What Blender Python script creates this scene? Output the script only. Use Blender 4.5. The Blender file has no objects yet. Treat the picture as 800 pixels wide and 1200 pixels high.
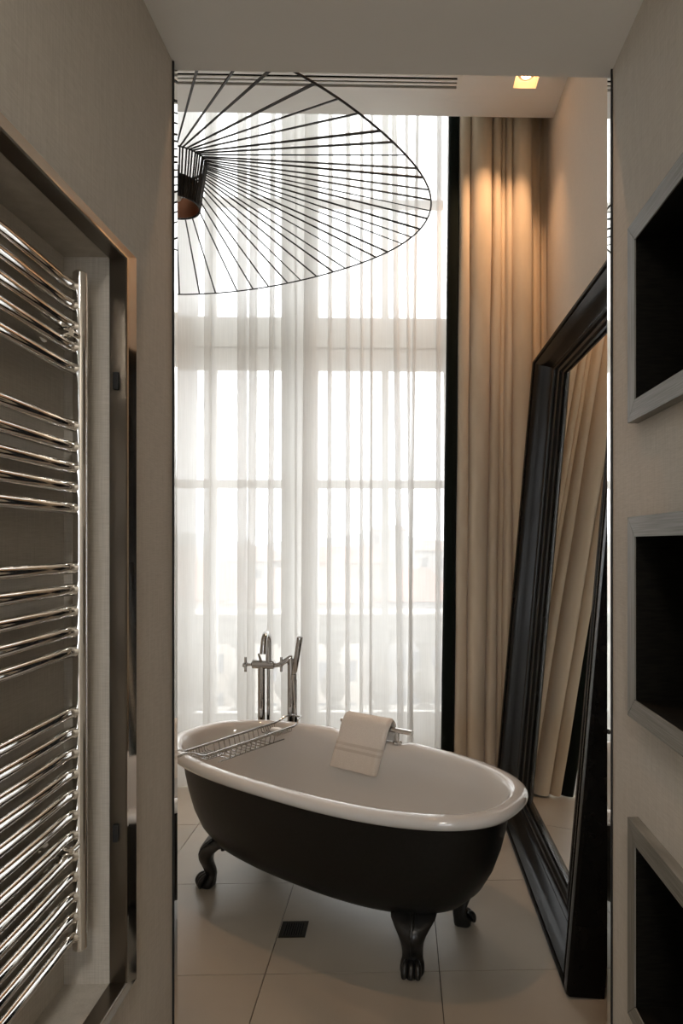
import bpy, math, random
from mathutils import Vector, Matrix
random.seed(7)
S = bpy.context.scene
COL = S.collection
PI = math.pi

# ------------------------------------------------------------------ camera
FPX, CXP, CYP, YAW, CAMH = 759.0, 489.0, 637.0, 0.02493, 1.48
cam = bpy.data.cameras.new('camera')
cam.sensor_fit = 'AUTO'
cam.sensor_width = 36.0
cam.lens = FPX / 1200 * 36.0
cam.shift_x = (400 - CXP) / 1200
cam.shift_y = (CYP - 600) / 1200
cam.clip_start = 0.02
cam.clip_end = 2000
camo = bpy.data.objects.new('camera', cam)
COL.objects.link(camo)
camo.location = (0, 0, CAMH)
camo.rotation_euler = (PI / 2, 0, -YAW)
S.camera = camo

# ------------------------------------------------------------------ world: flat overcast sky
SKY = 5.0
wd = bpy.data.worlds.new('overcast_sky')
S.world = wd
wd.use_nodes = True
nt = wd.node_tree
nt.nodes.clear()
wo = nt.nodes.new('ShaderNodeOutputWorld')
bg = nt.nodes.new('ShaderNodeBackground')
tc = nt.nodes.new('ShaderNodeTexCoord')
sx = nt.nodes.new('ShaderNodeSeparateXYZ')
cr = nt.nodes.new('ShaderNodeValToRGB')
cr.color_ramp.elements[0].position = 0.0
cr.color_ramp.elements[0].color = (0.93, 0.955, 1.0, 1)
cr.color_ramp.elements[1].position = 1.0
cr.color_ramp.elements[1].color = (1.0, 0.985, 0.96, 1)
nt.links.new(tc.outputs['Generated'], sx.inputs[0])
nt.links.new(sx.outputs['Z'], cr.inputs[0])
nt.links.new(cr.outputs[0], bg.inputs[0])
bg.inputs[1].default_value = SKY
nt.links.new(bg.outputs[0], wo.inputs[0])

# sampling helper for daylight through the big window (a portal gives off no light of its own)
pl = bpy.data.lights.new('window_portal', 'AREA')
pl.shape = 'RECTANGLE'
pl.size, pl.size_y = 2.15, 4.4
pl.cycles.is_portal = True
po = bpy.data.objects.new('window_portal', pl)
COL.objects.link(po)
po.location = (-0.70, 4.50, 2.36)
po.rotation_euler = (-PI / 2, 0, 0)

DOWNLIGHT_W = 50.0
PASSAGE_FILL_W = 13.0
S.view_settings.view_transform = 'Standard'
S.view_settings.look = 'None'
S.view_settings.exposure = 0.45
S.view_settings.gamma = 1.0
S.view_settings.use_curve_mapping = False
S.cycles.transparent_max_bounces = 32
S.cycles.max_bounces = 14
S.cycles.diffuse_bounces = 8
S.cycles.caustics_reflective = False
S.cycles.caustics_refractive = False

# ------------------------------------------------------------------ materials
def new_mat(name):
    m = bpy.data.materials.new(name)
    m.use_nodes = True
    n = m.node_tree.nodes
    b = n['Principled BSDF']
    return m, m.node_tree, b

def plain(name, col, rough=0.5, metal=0.0, coat=0.0, sheen=0.0, spec=0.5):
    m, t, b = new_mat(name)
    b.inputs['Base Color'].default_value = (*col, 1)
    b.inputs['Roughness'].default_value = rough
    b.inputs['Metallic'].default_value = metal
    b.inputs['Coat Weight'].default_value = coat
    b.inputs['Sheen Weight'].default_value = sheen
    b.inputs['Specular IOR Level'].default_value = spec
    return m

def textured(name, col, col2, rough, scale, mapscale=(1, 1, 1), detail=4, bump=0.0, bumpdist=0.002, metal=0, sheen=0, coat=0, spec=0.5, rvar=0.0):
    """noise-mottled colour between col and col2 in object space"""
    m, t, b = new_mat(name)
    tcn = t.nodes.new('ShaderNodeTexCoord')
    mp = t.nodes.new('ShaderNodeMapping')
    mp.inputs['Scale'].default_value = mapscale
    nz = t.nodes.new('ShaderNodeTexNoise')
    nz.inputs['Scale'].default_value = scale
    nz.inputs['Detail'].default_value = detail
    rp = t.nodes.new('ShaderNodeValToRGB')
    rp.color_ramp.elements[0].position = 0.35
    rp.color_ramp.elements[1].position = 0.65
    rp.color_ramp.elements[0].color = (*col, 1)
    rp.color_ramp.elements[1].color = (*col2, 1)
    t.links.new(tcn.outputs['Object'], mp.inputs[0])
    t.links.new(mp.outputs[0], nz.inputs['Vector'])
    t.links.new(nz.outputs['Fac'], rp.inputs[0])
    t.links.new(rp.outputs[0], b.inputs['Base Color'])
    b.inputs['Roughness'].default_value = rough
    b.inputs['Metallic'].default_value = metal
    b.inputs['Sheen Weight'].default_value = sheen
    b.inputs['Coat Weight'].default_value = coat
    b.inputs['Specular IOR Level'].default_value = spec
    if rvar:
        mr = t.nodes.new('ShaderNodeMapRange')
        mr.inputs['To Min'].default_value = rough - rvar
        mr.inputs['To Max'].default_value = rough + rvar
        t.links.new(nz.outputs['Fac'], mr.inputs[0])
        t.links.new(mr.outputs[0], b.inputs['Roughness'])
    if bump:
        bp = t.nodes.new('ShaderNodeBump')
        bp.inputs['Strength'].default_value = bump
        bp.inputs['Distance'].default_value = bumpdist
        t.links.new(nz.outputs['Fac'], bp.inputs['Height'])
        t.links.new(bp.outputs[0], b.inputs['Normal'])
    return m

def wallpaper(name, col, col2):
    """woven wall covering: two crossed thread noises"""
    m, t, b = new_mat(name)
    tcn = t.nodes.new('ShaderNodeTexCoord')
    outs = []
    for sc in ((40, 40, 900), (700, 700, 14)):
        mp = t.nodes.new('ShaderNodeMapping')
        mp.inputs['Scale'].default_value = sc
        nz = t.nodes.new('ShaderNodeTexNoise')
        nz.inputs['Scale'].default_value = 1.0
        nz.inputs['Detail'].default_value = 3
        t.links.new(tcn.outputs['Object'], mp.inputs[0])
        t.links.new(mp.outputs[0], nz.inputs['Vector'])
        outs.append(nz)
    ad = t.nodes.new('ShaderNodeMath')
    ad.operation = 'ADD'
    t.links.new(outs[0].outputs['Fac'], ad.inputs[0])
    t.links.new(outs[1].outputs['Fac'], ad.inputs[1])
    hf = t.nodes.new('ShaderNodeMath')
    hf.operation = 'MULTIPLY'
    hf.inputs[1].default_value = 0.5
    t.links.new(ad.outputs[0], hf.inputs[0])
    rp = t.nodes.new('ShaderNodeValToRGB')
    rp.color_ramp.elements[0].position = 0.32
    rp.color_ramp.elements[1].position = 0.68
    rp.color_ramp.elements[0].color = (*col, 1)
    rp.color_ramp.elements[1].color = (*col2, 1)
    t.links.new(hf.outputs[0], rp.inputs[0])
    t.links.new(rp.outputs[0], b.inputs['Base Color'])
    b.inputs['Roughness'].default_value = 0.75
    b.inputs['Specular IOR Level'].default_value = 0.25
    bp = t.nodes.new('ShaderNodeBump')
    bp.inputs['Strength'].default_value = 0.25
    bp.inputs['Distance'].default_value = 0.001
    t.links.new(hf.outputs[0], bp.inputs['Height'])
    t.links.new(bp.outputs[0], b.inputs['Normal'])
    return m

def sheer_mat():
    m = bpy.data.materials.new('sheer_voile')
    m.use_nodes = True
    t = m.node_tree
    t.nodes.clear()
    o = t.nodes.new('ShaderNodeOutputMaterial')
    tr = t.nodes.new('ShaderNodeBsdfTransparent')
    tl = t.nodes.new('ShaderNodeBsdfTranslucent')
    df = t.nodes.new('ShaderNodeBsdfDiffuse')
    tl.inputs[0].default_value = (0.89, 0.885, 0.87, 1)
    df.inputs[0].default_value = (0.87, 0.865, 0.85, 1)
    m1 = t.nodes.new('ShaderNodeMixShader')
    m1.inputs[0].default_value = 0.56
    t.links.new(tl.outputs[0], m1.inputs[1])
    t.links.new(df.outputs[0], m1.inputs[2])
    # fine woven threads modulate the cover a little
    tcn = t.nodes.new('ShaderNodeTexCoord')
    mp = t.nodes.new('ShaderNodeMapping')
    mp.inputs['Scale'].default_value = (350, 350, 5)
    nz = t.nodes.new('ShaderNodeTexNoise')
    nz.inputs['Scale'].default_value = 1.0
    t.links.new(tcn.outputs['Object'], mp.inputs[0])
    t.links.new(mp.outputs[0], nz.inputs['Vector'])
    mr = t.nodes.new('ShaderNodeMapRange')
    mr.inputs['To Min'].default_value = 0.60
    mr.inputs['To Max'].default_value = 0.76
    t.links.new(nz.outputs['Fac'], mr.inputs[0])
    m2 = t.nodes.new('ShaderNodeMixShader')
    t.links.new(mr.outputs[0], m2.inputs[0])
    t.links.new(tr.outputs[0], m2.inputs[1])
    t.links.new(m1.outputs[0], m2.inputs[2])
    t.links.new(m2.outputs[0], o.inputs[0])
    return m

def glass_mat():
    m = bpy.data.materials.new('window_glass')
    m.use_nodes = True
    t = m.node_tree
    t.nodes.clear()
    o = t.nodes.new('ShaderNodeOutputMaterial')
    tr = t.nodes.new('ShaderNodeBsdfTransparent')
    tr.inputs[0].default_value = (0.96, 0.975, 0.97, 1)
    gl = t.nodes.new('ShaderNodeBsdfGlossy')
    gl.inputs['Roughness'].default_value = 0.0
    fr = t.nodes.new('ShaderNodeFresnel')
    fr.inputs[0].default_value = 1.45
    mx = t.nodes.new('ShaderNodeMixShader')
    t.links.new(fr.outputs[0], mx.inputs[0])
    t.links.new(tr.outputs[0], mx.inputs[1])
    t.links.new(gl.outputs[0], mx.inputs[2])
    t.links.new(mx.outputs[0], o.inputs[0])
    return m

def emit_mat(name, col, s):
    m, t, b = new_mat(name)
    b.inputs['Base Color'].default_value = (*col, 1)
    b.inputs['Emission Color'].default_value = (*col, 1)
    b.inputs['Emission Strength'].default_value = s
    return m

M = {}
M['paper'] = wallpaper('woven_wall_covering', (0.46, 0.43, 0.38), (0.62, 0.585, 0.53))
M['paper_room'] = wallpaper('beige_fabric_wall', (0.60, 0.525, 0.44), (0.69, 0.61, 0.52))
M['ceil'] = textured('matt_white_paint', (0.73, 0.72, 0.69), (0.76, 0.75, 0.72), 0.8, 3.0)
M['white_wood'] = plain('white_window_paint', (0.74, 0.73, 0.69), 0.45)
M['tile'] = textured('cream_stone_tile', (0.385, 0.345, 0.285), (0.435, 0.395, 0.33), 0.36, 2.3, (1, 1, 1), 6, 0.05, 0.002, rvar=0.06)
M['grout'] = plain('dark_grout', (0.10, 0.085, 0.07), 0.9)
M['chrome'] = plain('polished_chrome', (0.83, 0.82, 0.80), 0.05, 1.0)
M['steel'] = plain('mirror_polished_steel', (0.70, 0.665, 0.62), 0.05, 1.0)
M['mirror'] = plain('silvered_glass', (0.88, 0.89, 0.875), 0.005, 1.0)
M['enamel'] = plain('white_enamel', (0.635, 0.635, 0.625), 0.10, 0, 0.5)
M['black_tub'] = textured('satin_black_paint', (0.005, 0.005, 0.0042), (0.008, 0.008, 0.0068), 0.42, 60, rvar=0.05, spec=0.25)
M['cast_iron'] = textured('black_cast_iron', (0.005, 0.005, 0.0045), (0.010, 0.0098, 0.009), 0.32, 40, bump=0.3, bumpdist=0.003)
M['lacquer'] = textured('black_lacquered_wood', (0.003, 0.003, 0.003), (0.005, 0.005, 0.0045), 0.22, 12, spec=0.14)
M['curtain'] = textured('beige_velvet', (0.62, 0.53, 0.405), (0.68, 0.585, 0.455), 0.9, 5, (3, 3, 0.6), sheen=0.35, spec=0.2)
M['band'] = plain('black_velvet_band', (0.006, 0.010, 0.008), 0.95, sheen=0.1, spec=0.1)
M['rack_steel'] = plain('rack_steel', (0.45, 0.44, 0.42), 0.12, 1.0)
M['lip_reflection'] = plain('dark_reflection_steel', (0.20, 0.175, 0.145), 0.28, 1.0)
M['tap_chrome'] = plain('chrome_dark_reflection', (0.56, 0.55, 0.54), 0.04, 1.0)  # chrome darkened in colour to stand in for reflections of a dark room
M['joint_shade'] = plain('joint_shade_grey', (0.10, 0.10, 0.095), 0.8)
M['sheer'] = sheer_mat()
M['glass'] = glass_mat()
M['grey_wood'] = textured('grey_limed_wood', (0.14, 0.132, 0.112), (0.23, 0.222, 0.195), 0.5, 6, (6, 1.2, 60), 6, 0.3, 0.001)
M['grey_wood_v'] = textured('grey_limed_wood_upright', (0.14, 0.132, 0.112), (0.23, 0.222, 0.195), 0.5, 6, (6, 60, 1.2), 6, 0.3, 0.001)
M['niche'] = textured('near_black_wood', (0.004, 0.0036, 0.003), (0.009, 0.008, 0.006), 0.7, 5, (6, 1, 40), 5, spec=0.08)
M['ribbon'] = plain('black_ribbon', (0.010, 0.010, 0.010), 0.5)
M['copper'] = plain('brushed_copper', (0.62, 0.30, 0.19), 0.3, 1.0)
M['bulb'] = plain('opal_bulb', (0.75, 0.72, 0.66), 0.3)
M['towel'] = textured('white_cotton_terry', (0.70, 0.655, 0.60), (0.77, 0.73, 0.675), 0.95, 300, bump=0.6, bumpdist=0.002, sheen=0.3)
M['soap'] = plain('white_soap', (0.85, 0.83, 0.80), 0.4)
M['dark'] = plain('black_void', (0.006, 0.006, 0.006), 0.9)
M['drain'] = plain('dark_bronze_grate', (0.05, 0.045, 0.035), 0.4, 0.8)
M['rubber'] = plain('black_rubber', (0.01, 0.01, 0.01), 0.7)
M['lamp_on'] = emit_mat('lit_halogen_lamp', (1.0, 0.50, 0.20), 16.0)
M['stone'] = textured('grey_limestone', (0.34, 0.325, 0.295), (0.44, 0.42, 0.385), 0.85, 8, detail=6, bump=0.2, bumpdist=0.005)
M['wall_a'] = textured('cream_render', (0.28, 0.255, 0.22), (0.33, 0.305, 0.27), 0.9, 0.6)
M['wall_b'] = textured('pale_grey_render', (0.26, 0.255, 0.245), (0.31, 0.305, 0.295), 0.9, 0.6)
M['roof'] = textured('red_clay_roof', (0.20, 0.12, 0.10), (0.25, 0.155, 0.13), 0.9, 0.8, (1, 1, 4))
M['roof_b'] = textured('brown_clay_roof', (0.20, 0.15, 0.13), (0.26, 0.20, 0.175), 0.9, 0.8, (1, 1, 4))
M['pane_far'] = plain('dark_far_window', (0.12, 0.125, 0.13), 0.5)
M['ground'] = textured('city_ground', (0.20, 0.19, 0.175), (0.26, 0.25, 0.23), 0.95, 0.05)
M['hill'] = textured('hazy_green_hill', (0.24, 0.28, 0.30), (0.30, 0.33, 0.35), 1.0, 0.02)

# ------------------------------------------------------------------ mesh helpers
class MB:
    def __init__(s):
        s.v, s.f = [], []
    def add(s, vs, fs):
        o = len(s.v)
        s.v += [tuple(p) for p in vs]
        s.f += [tuple(i + o for i in f) for f in fs]
        return s
    def box(s, x0, x1, y0, y1, z0, z1):
        return s.add([(x0, y0, z0), (x1, y0, z0), (x1, y1, z0), (x0, y1, z0), (x0, y0, z1), (x1, y0, z1), (x1, y1, z1), (x0, y1, z1)],
                     [(0, 3, 2, 1), (4, 5, 6, 7), (0, 1, 5, 4), (1, 2, 6, 5), (2, 3, 7, 6), (3, 0, 4, 7)])
    def loft(s, rings, closed=True, cap0=True, cap1=True):
        n = len(rings[0])
        vs = [p for r in rings for p in r]
        fs = []
        for i in range(len(rings) - 1):
            for j in range(n if closed else n - 1):
                a, b = i * n + j, i * n + (j + 1) % n
                fs.append((a, b, b + n, a + n))
        if closed and cap0:
            fs.append(tuple(range(n - 1, -1, -1)))
        if closed and cap1:
            k = (len(rings) - 1) * n
            fs.append(tuple(range(k, k + n)))
        return s.add(vs, fs)
    def tube(s, pts, r, n=12, closed=False):
        """round bar along a polyline; r a number or a list"""
        P = [Vector(p) for p in pts]
        L = len(P)
        rr = r if isinstance(r, (list, tuple)) else [r] * L
        rings = []
        up = None
        for i in range(L):
            if closed:
                t = (P[(i + 1) % L] - P[i - 1]).normalized()
            else:
                t = (P[min(i + 1, L - 1)] - P[max(i - 1, 0)]).normalized()
            if up is None:
                up = Vector((0, 0, 1)) if abs(t.z) < 0.9 else Vector((1, 0, 0))
            a = t.cross(up).normalized()
            up = a.cross(t).normalized()
            rings.append([P[i] + (a * math.cos(2 * PI * k / n) + up * math.sin(2 * PI * k / n)) * rr[i] for k in range(n)])
        if closed:
            rings.append(rings[0])
            return s.loft(rings, True, False, False)
        return s.loft(rings)
    def lathe(s, prof, c=(0, 0, 0), n=24):
        """profile of (radius, z) turned about a vertical axis at c"""
        rings = [[(c[0] + r * math.cos(2 * PI * k / n), c[1] + r * math.sin(2 * PI * k / n), c[2] + z) for k in range(n)] for r, z in prof]
        return s.loft(rings)
    def mesh(s, name, mat, smooth=False, angle=40):
        me = bpy.data.meshes.new(name)
        me.from_pydata(s.v, [], s.f)
        me.validate()
        me.materials.append(mat if not isinstance(mat, str) else M[mat])
        if smooth:
            for p in me.polygons:
                p.use_smooth = True
            me.set_sharp_from_angle(angle=math.radians(angle))
        me.update()
        return me
    def build(s, name, mat, parent=None, smooth=False, angle=40, bevel=0.0, seg=2):
        o = bpy.data.objects.new(name, s.mesh(name, mat, smooth, angle))
        COL.objects.link(o)
        if parent:
            o.parent = parent
            o.matrix_parent_inverse = Matrix.Identity(4)
        if bevel:
            md = o.modifiers.new('bevel', 'BEVEL')
            md.width = bevel
            md.segments = seg
            md.limit_method = 'ANGLE'
        return o

def tag(o, label=None, cat=None, group=None, kind=None):
    if label: o['label'] = label
    if cat: o['category'] = cat
    if group: o['group'] = group
    if kind: o['kind'] = kind
    return o

def thing(name, label, cat, loc=(0, 0, 0), rz=0.0, group=None, kind=None):
    o = bpy.data.objects.new(name, None)
    o.empty_display_size = 0.1
    COL.objects.link(o)
    o.location = loc
    o.rotation_euler = (0, 0, rz)
    return tag(o, label, cat, group, kind)

def struct(mb, name, mat, label=None, cat=None, parent=None, **k):
    o = mb.build(name, mat, parent, **k)
    if not parent:
        tag(o, label, cat, None, 'structure')
    return o

def grid_slab(mb, axis, lo, hi, u0, u1, v0, v1, holes):
    """slab normal to axis between lo and hi with rectangular holes (ua, ub, va, vb)"""
    us = sorted({u0, u1, *[h[0] for h in holes], *[h[1] for h in holes]})
    vs = sorted({v0, v1, *[h[2] for h in holes], *[h[3] for h in holes]})
    for i in range(len(us) - 1):
        for j in range(len(vs) - 1):
            a, b, c, d = us[i], us[i + 1], vs[j], vs[j + 1]
            if any(a >= h[0] - 1e-6 and b <= h[1] + 1e-6 and c >= h[2] - 1e-6 and d <= h[3] + 1e-6 for h in holes):
                continue
            if axis == 'x': mb.box(lo, hi, a, b, c, d)
            elif axis == 'y': mb.box(a, b, lo, hi, c, d)
            else: mb.box(a, b, c, d, lo, hi)
    return mb

def smooth_path(pts, sub=6):
    P = [Vector(p) for p in pts]
    out = []
    for i in range(len(P) - 1):
        p0, p1, p2, p3 = P[max(i - 1, 0)], P[i], P[i + 1], P[min(i + 2, len(P) - 1)]
        for k in range(sub):
            t = k / sub
            out.append(0.5 * ((2 * p1) + (p2 - p0) * t + (2 * p0 - 5 * p1 + 4 * p2 - p3) * t * t + (3 * p1 - p0 - 3 * p2 + p3) * t ** 3))
    out.append(P[-1])
    return out

# ------------------------------------------------------------------ dimensions of the place
XL, XR = -0.518, 0.486          # faces of the passage walls
YO = 1.508                      # end of the passage
ZS = 2.572                      # soffit of the passage
XW = 0.886                      # right wall of the bathroom
XF = -2.70                      # left wall of the bathroom
ZC = 3.965                      # bathroom ceiling
YC = 3.75                       # edge of that ceiling before the curtain pocket
YW = 4.28                       # inner face of the window wall
YB = -1.60                      # start of the passage, behind it the bedroom
REC = (0.45, 1.195, 0.677, 2.002)   # recess of the towel radiator: y0 y1 z0 z1
NICHES = [(2.126, 1.727), (1.534, 1.128), (0.919, 0.516)]   # outer frame tops and bottoms
NY0, NY1 = 0.915, 1.319

# floor slab with single tiles on it
fl = MB().box(XF, XW, YB - 4.2, YW + 0.25, -0.20, -0.006)
fl.box(XW, 2.5, YB - 4.2, YB, -0.20, -0.006)
floor = struct(fl, 'floor', 'grout', 'cream square tile floor with thin dark joints', 'floor')
T = 0.6
tx0, ty0 = -0.468, 2.239
tile_me = MB().box(-T / 2 + .0016, T / 2 - .0016, -T / 2 + .0016, T / 2 - .0016, -0.006, 0.0).mesh('tile', 'tile')
for i in range(-4, 4):
    for j in range(-7, 4):
        x, y = tx0 + (i + .5) * T, ty0 + (j + .5) * T
        x0, x1, y0, y1 = x - T / 2, x + T / 2, y - T / 2, y + T / 2
        if y1 <= YB: continue
        if y < YO - .3 and (x1 < XL - .12 or x0 > XR + .28): continue
        X0, X1 = max(x0, XF), min(x1, XW)
        Y0, Y1 = max(y0, YB), min(y1, YW + .2)
        if X1 - X0 < .02 or Y1 - Y0 < .02: continue
        if X1 - X0 > T - .001 and Y1 - Y0 > T - .001:
            o = bpy.data.objects.new('tile', tile_me)
            COL.objects.link(o)
            o.location = (x, y, 0)
        else:
            o = MB().box(X0 + .0016, X1 - .0016, Y0 + .0016, Y1 - .0016, -.006, 0).build('tile', 'tile')
        o.parent = floor

# passage walls
wl = MB()
grid_slab(wl, 'x', XL - 0.096, XL, YB, 1.478, 0, ZS, [REC])
wl.box(XL - 0.16, XL - 0.096, YB, 1.476, 0, ZS)
struct(wl, 'wall_left', 'paper', 'grey-beige woven papered passage wall with the radiator recess', 'wall')
wr = MB()
NB = 0.26
grid_slab(wr, 'x', XR, XR + NB, YB, 1.478, 0, ZS, [(NY0 + .01, NY1 - .01, b + .01, t - .01) for t, b in NICHES])
wr.box(XR + NB, XR + NB + .05, YB, 1.476, 0, ZS)
struct(wr, 'wall_right', 'paper', 'grey-beige woven papered passage wall with three square niches', 'wall')
# front wall of the bathroom, around the opening
wf = MB()
wf.box(XF, XL - 0.001, 1.479, YO, 0, ZC)
wf.box(XR + 0.001, XW, 1.479, YO, 0, ZC)
wf.box(XL - .001, XR + .001, 1.40, YO, ZS + .001, ZC)
wf.box(XF - .1, XL - .16, YB, 1.476, 0, .02)
struct(wf, 'wall_front', 'ceil', 'plain painted wall around the opening, on its bathroom side', 'wall')
struct(MB().box(XL - .16, XR + .31, YB, YO - .001, ZS, ZS + .10), 'ceiling_passage', 'ceil', 'low plain off-white ceiling over the passage', 'ceiling')
# mirrored end strips of the passage with a dark shadow joint
for k, (xa, xb) in enumerate(((XL, XL + .003), (XR - .003, XR))):
    xe = xb - .0013 if k == 0 else xa
    o = MB().add([(xa, 1.482, 0), (xb, 1.482, 0), (xe if k == 0 else xb, YO, 0), (xa, YO, 0), (xa, 1.482, ZS), (xb, 1.482, ZS), (xe if k == 0 else xb, YO, ZS), (xa, YO, ZS)], [(0, 3, 2, 1), (4, 5, 6, 7), (0, 1, 5, 4), (1, 2, 6, 5), (2, 3, 7, 6), (3, 0, 4, 7)]).build('trim_%d' % (k + 1), 'mirror')
    tag(o, ['narrow mirror strip ending the left passage wall', 'narrow mirror strip ending the right passage wall'][k], 'trim', None, 'structure')
    MB().box(xa if k == 0 else xa - .001, xb + .001 if k == 0 else xb, 1.478, 1.482, 0, ZS).build('shadow_joint', 'rubber', o)

# bathroom walls and ceiling
struct(MB().box(XW, XW + .12, 1.476, YW + .3, 0, 4.7), 'wall_side', 'paper_room', 'smooth beige fabric wall behind the leaning mirror', 'wall')
struct(MB().box(XF - .12, XF, 1.476, YW + .3, 0, 4.7), 'wall_far_side', 'paper_room', 'beige fabric wall on the hidden side of the bathroom', 'wall')
VENT = (-2.2, 0.312, 3.440, 3.536)
DL = [(0.605, 0.737, 3.402, 3.524), (-1.92, -1.788, 3.402, 3.524), (-0.22, -0.088, 1.90, 2.022)]  # the second, at the vent's hidden end, is unseen and added for light
cl = MB()
grid_slab(cl, 'z', ZC, ZC + .14, XF, XW, YO - .03, YC, [(a, b, c, d) for a, b, c, d in [VENT] + DL])
cl.box(XF, XW, YO - .03, YC, ZC + .14, ZC + .18)
struct(cl, 'ceiling', 'ceil', 'flat off-white bathroom ceiling ending before the curtain pocket', 'ceiling')
struct(MB().box(XF, XW, YC - .02, YW + .3, 4.64, 4.70).box(XF, XW, YC, YC + .012, ZC + .0005, 4.64), 'ceiling_pocket', 'ceil', 'raised curtain pocket above the window', 'ceiling')

# window wall with the tall opening
WX0, WX1, WZ0, WZ1 = -1.775, 0.375, 0.16, 4.58
ww = MB()
grid_slab(ww, 'y', YW, YW + .30, XF - .1, XW + .1, 0, 4.70, [(WX0, WX1, WZ0, WZ1)])
struct(ww, 'wall_back', 'ceil', 'off-white wall around the tall window', 'wall')

# window: two casement leaves of two lights, a transom and top lights
win = thing('window_1', 'tall white window of two glazed leaves under a transom light', 'window', (0, 0, 0), 0, None, 'structure')
fy0, fy1 = YW + .02, YW + .10
MB().box(WX0, WX0 + .05, fy0, fy1, WZ0, WZ1).box(WX1 - .05, WX1, fy0, fy1, WZ0, WZ1).box(WX0, WX1, fy0, fy1, WZ1 - .06, WZ1).box(WX0, WX1, fy0, fy1, WZ0, WZ0 + .06).build('window_frame', 'white_wood', win, bevel=.006)
tr = MB().box(WX0 + .05, WX1 - .05, fy0 - .02, fy1, 2.775, 2.97).box(WX0 + .05, WX1 - .05, fy0 - .005, fy1, 2.64, 2.768)
tr.build('transom', 'white_wood', win, bevel=.004)
MB().box(WX0 + .05, WX1 - .05, fy0 - .004, fy0 + .02, 2.766, 2.777).build('transom_shadow_line', 'joint_shade', win)  # dark strip standing in for the shadow line between the transom rails
xs_bars = [-1.275, -1.222, -0.789, -0.553, -0.131, -0.085]
sashes = [(WX0 + .05, -1.69), (-0.789, -0.679), (-0.663, -0.553), (.283, WX1 - .05)]
for xa, xb in sashes:
    MB().box(xa, xb, fy0 + .005, fy1 - .005, WZ0 + .06, 2.64).build('stile', 'white_wood', win, bevel=.006)
MB().box(-.679, -.663, fy0 + .02, fy1 - .01, WZ0 + .06, 2.64).build('meeting_rebate', 'white_wood', win)
MB().box(-.70, -.64, fy0 + .004, fy1 - .005, 2.97, WZ1 - .06).box(-.789, -.70, fy0 + .02, fy1 - .01, 2.97, WZ1 - .06).box(-.64, -.553, fy0 + .02, fy1 - .01, 2.97, WZ1 - .06).build('mullion', 'white_wood', win, bevel=.004)
for xa, xb in ((-1.275, -1.222), (-.131, -.085)):
    MB().box(xa, xb, fy0 + .02, fy1 - .02, WZ0 + .06, 2.64).box(xa, xb, fy0 + .02, fy1 - .02, 2.97, WZ1 - .06).build('glazing_bar', 'white_wood', win, bevel=.004)
cols_ = [(-1.69, -1.275), (-1.222, -.789), (-.553, -.131), (-.085, .283)]
for xa, xb in cols_:
    MB().box(xa, xb, fy0 + .02, fy1 - .02, 1.848, 1.903).box(xa, xb, fy0 + .02, fy1 - .02, 3.72, 3.775).build('glazing_bar', 'white_wood', win, bevel=.004)
    MB().box(xa, xb, fy0 + .01, fy1 - .01, WZ0 + .06, .36).build('bottom_rail', 'white_wood', win, bevel=.004)
    for za, zb in ((.36, 1.848), (1.903, 2.64), (2.97, 3.72), (3.775, WZ1 - .06)):
        MB().add([(xa, YW + .06, za), (xb, YW + .06, za), (xb, YW + .06, zb), (xa, YW + .06, zb)], [(0, 1, 2, 3)]).build('pane', 'glass', win)
hd = MB().tube([(-.671, fy0 - .03, 1.50), (-.671, fy0 - .03, 1.62)], .010).box(-.69, -.652, fy0 - .006, fy0 + .006, 1.42, 1.64).box(-.678, -.664, fy0 - .03, fy0, 1.60, 1.615)
hd.build('window_handle', 'steel', win, smooth=True)

# bedroom behind the camera: unseen shell, its window opening added for fill daylight
bw = MB()
bx0, bx1, by0, bz = -2.5, 2.5, -5.8, 2.75
bw.box(bx0 - .1, bx0, by0, YB, 0, bz).box(bx1, bx1 + .1, by0, YB, 0, bz)
grid_slab(bw, 'y', by0 - .1, by0, bx0, bx1, 0, bz, [(-.9, .9, .4, 2.3)])
grid_slab(bw, 'y', YB - .1, YB, bx0, bx1, 0, bz, [(XL, XR, 0, ZS)])
struct(bw, 'wall_bedroom', 'ceil', 'pale bedroom walls behind the passage', 'wall')
struct(MB().box(bx0, bx1, by0, YB, bz, bz + .1), 'ceiling_bedroom', 'ceil', 'bedroom ceiling behind the passage', 'ceiling')
struct(MB().box(bx0, bx1, by0, YB, -.006, .0), 'floor_bedroom', 'paper_room', 'carpeted bedroom floor behind the passage', 'floor')

# ------------------------------------------------------------------ bathtub
TC = (-0.30, 2.672)
TU = Vector((0.8245, -0.5659, 0)); TW = Vector((0.5659, 0.8245, 0))
TRZ = math.atan2(TU.y, TU.x)          # local x = along the tub, local y = to the far side
tub = thing('bathtub', 'white-rimmed black freestanding roll-top bathtub on four claw feet', 'bathtub', (TC[0], TC[1], 0), TRZ)
NT = 128
def oval(a, b, z, n=2.5, dip=False):
    out = []
    for k in range(NT):
        t = 2 * PI * k / NT
        c, s = math.cos(t), math.sin(t)
        x = a * math.copysign(abs(c) ** (2 / n), c)
        y = b * math.copysign(abs(s) ** (2 / n), s)
        zz = z
        if dip and y > 0.2:
            f = max(0, min(1, (x + .26) / .04)) * max(0, min(1, (.175 - x) / .04))
            f = f * f * (3 - 2 * f)
            zz -= .014 * f
        out.append((x, y, zz))
    return out
A, B = 0.85, 0.38
rings = []
for d, z in ((.066, .562), (.045, .556), (.022, .554), (.009, .559), (.002, .569), (0, .579), (.004, .590), (.014, .598), (.028, .601), (.044, .599), (.058, .591), (.067, .578), (.072, .560)):
    rings.append(oval(A - d, B - d, z, dip=z > .575))
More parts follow.
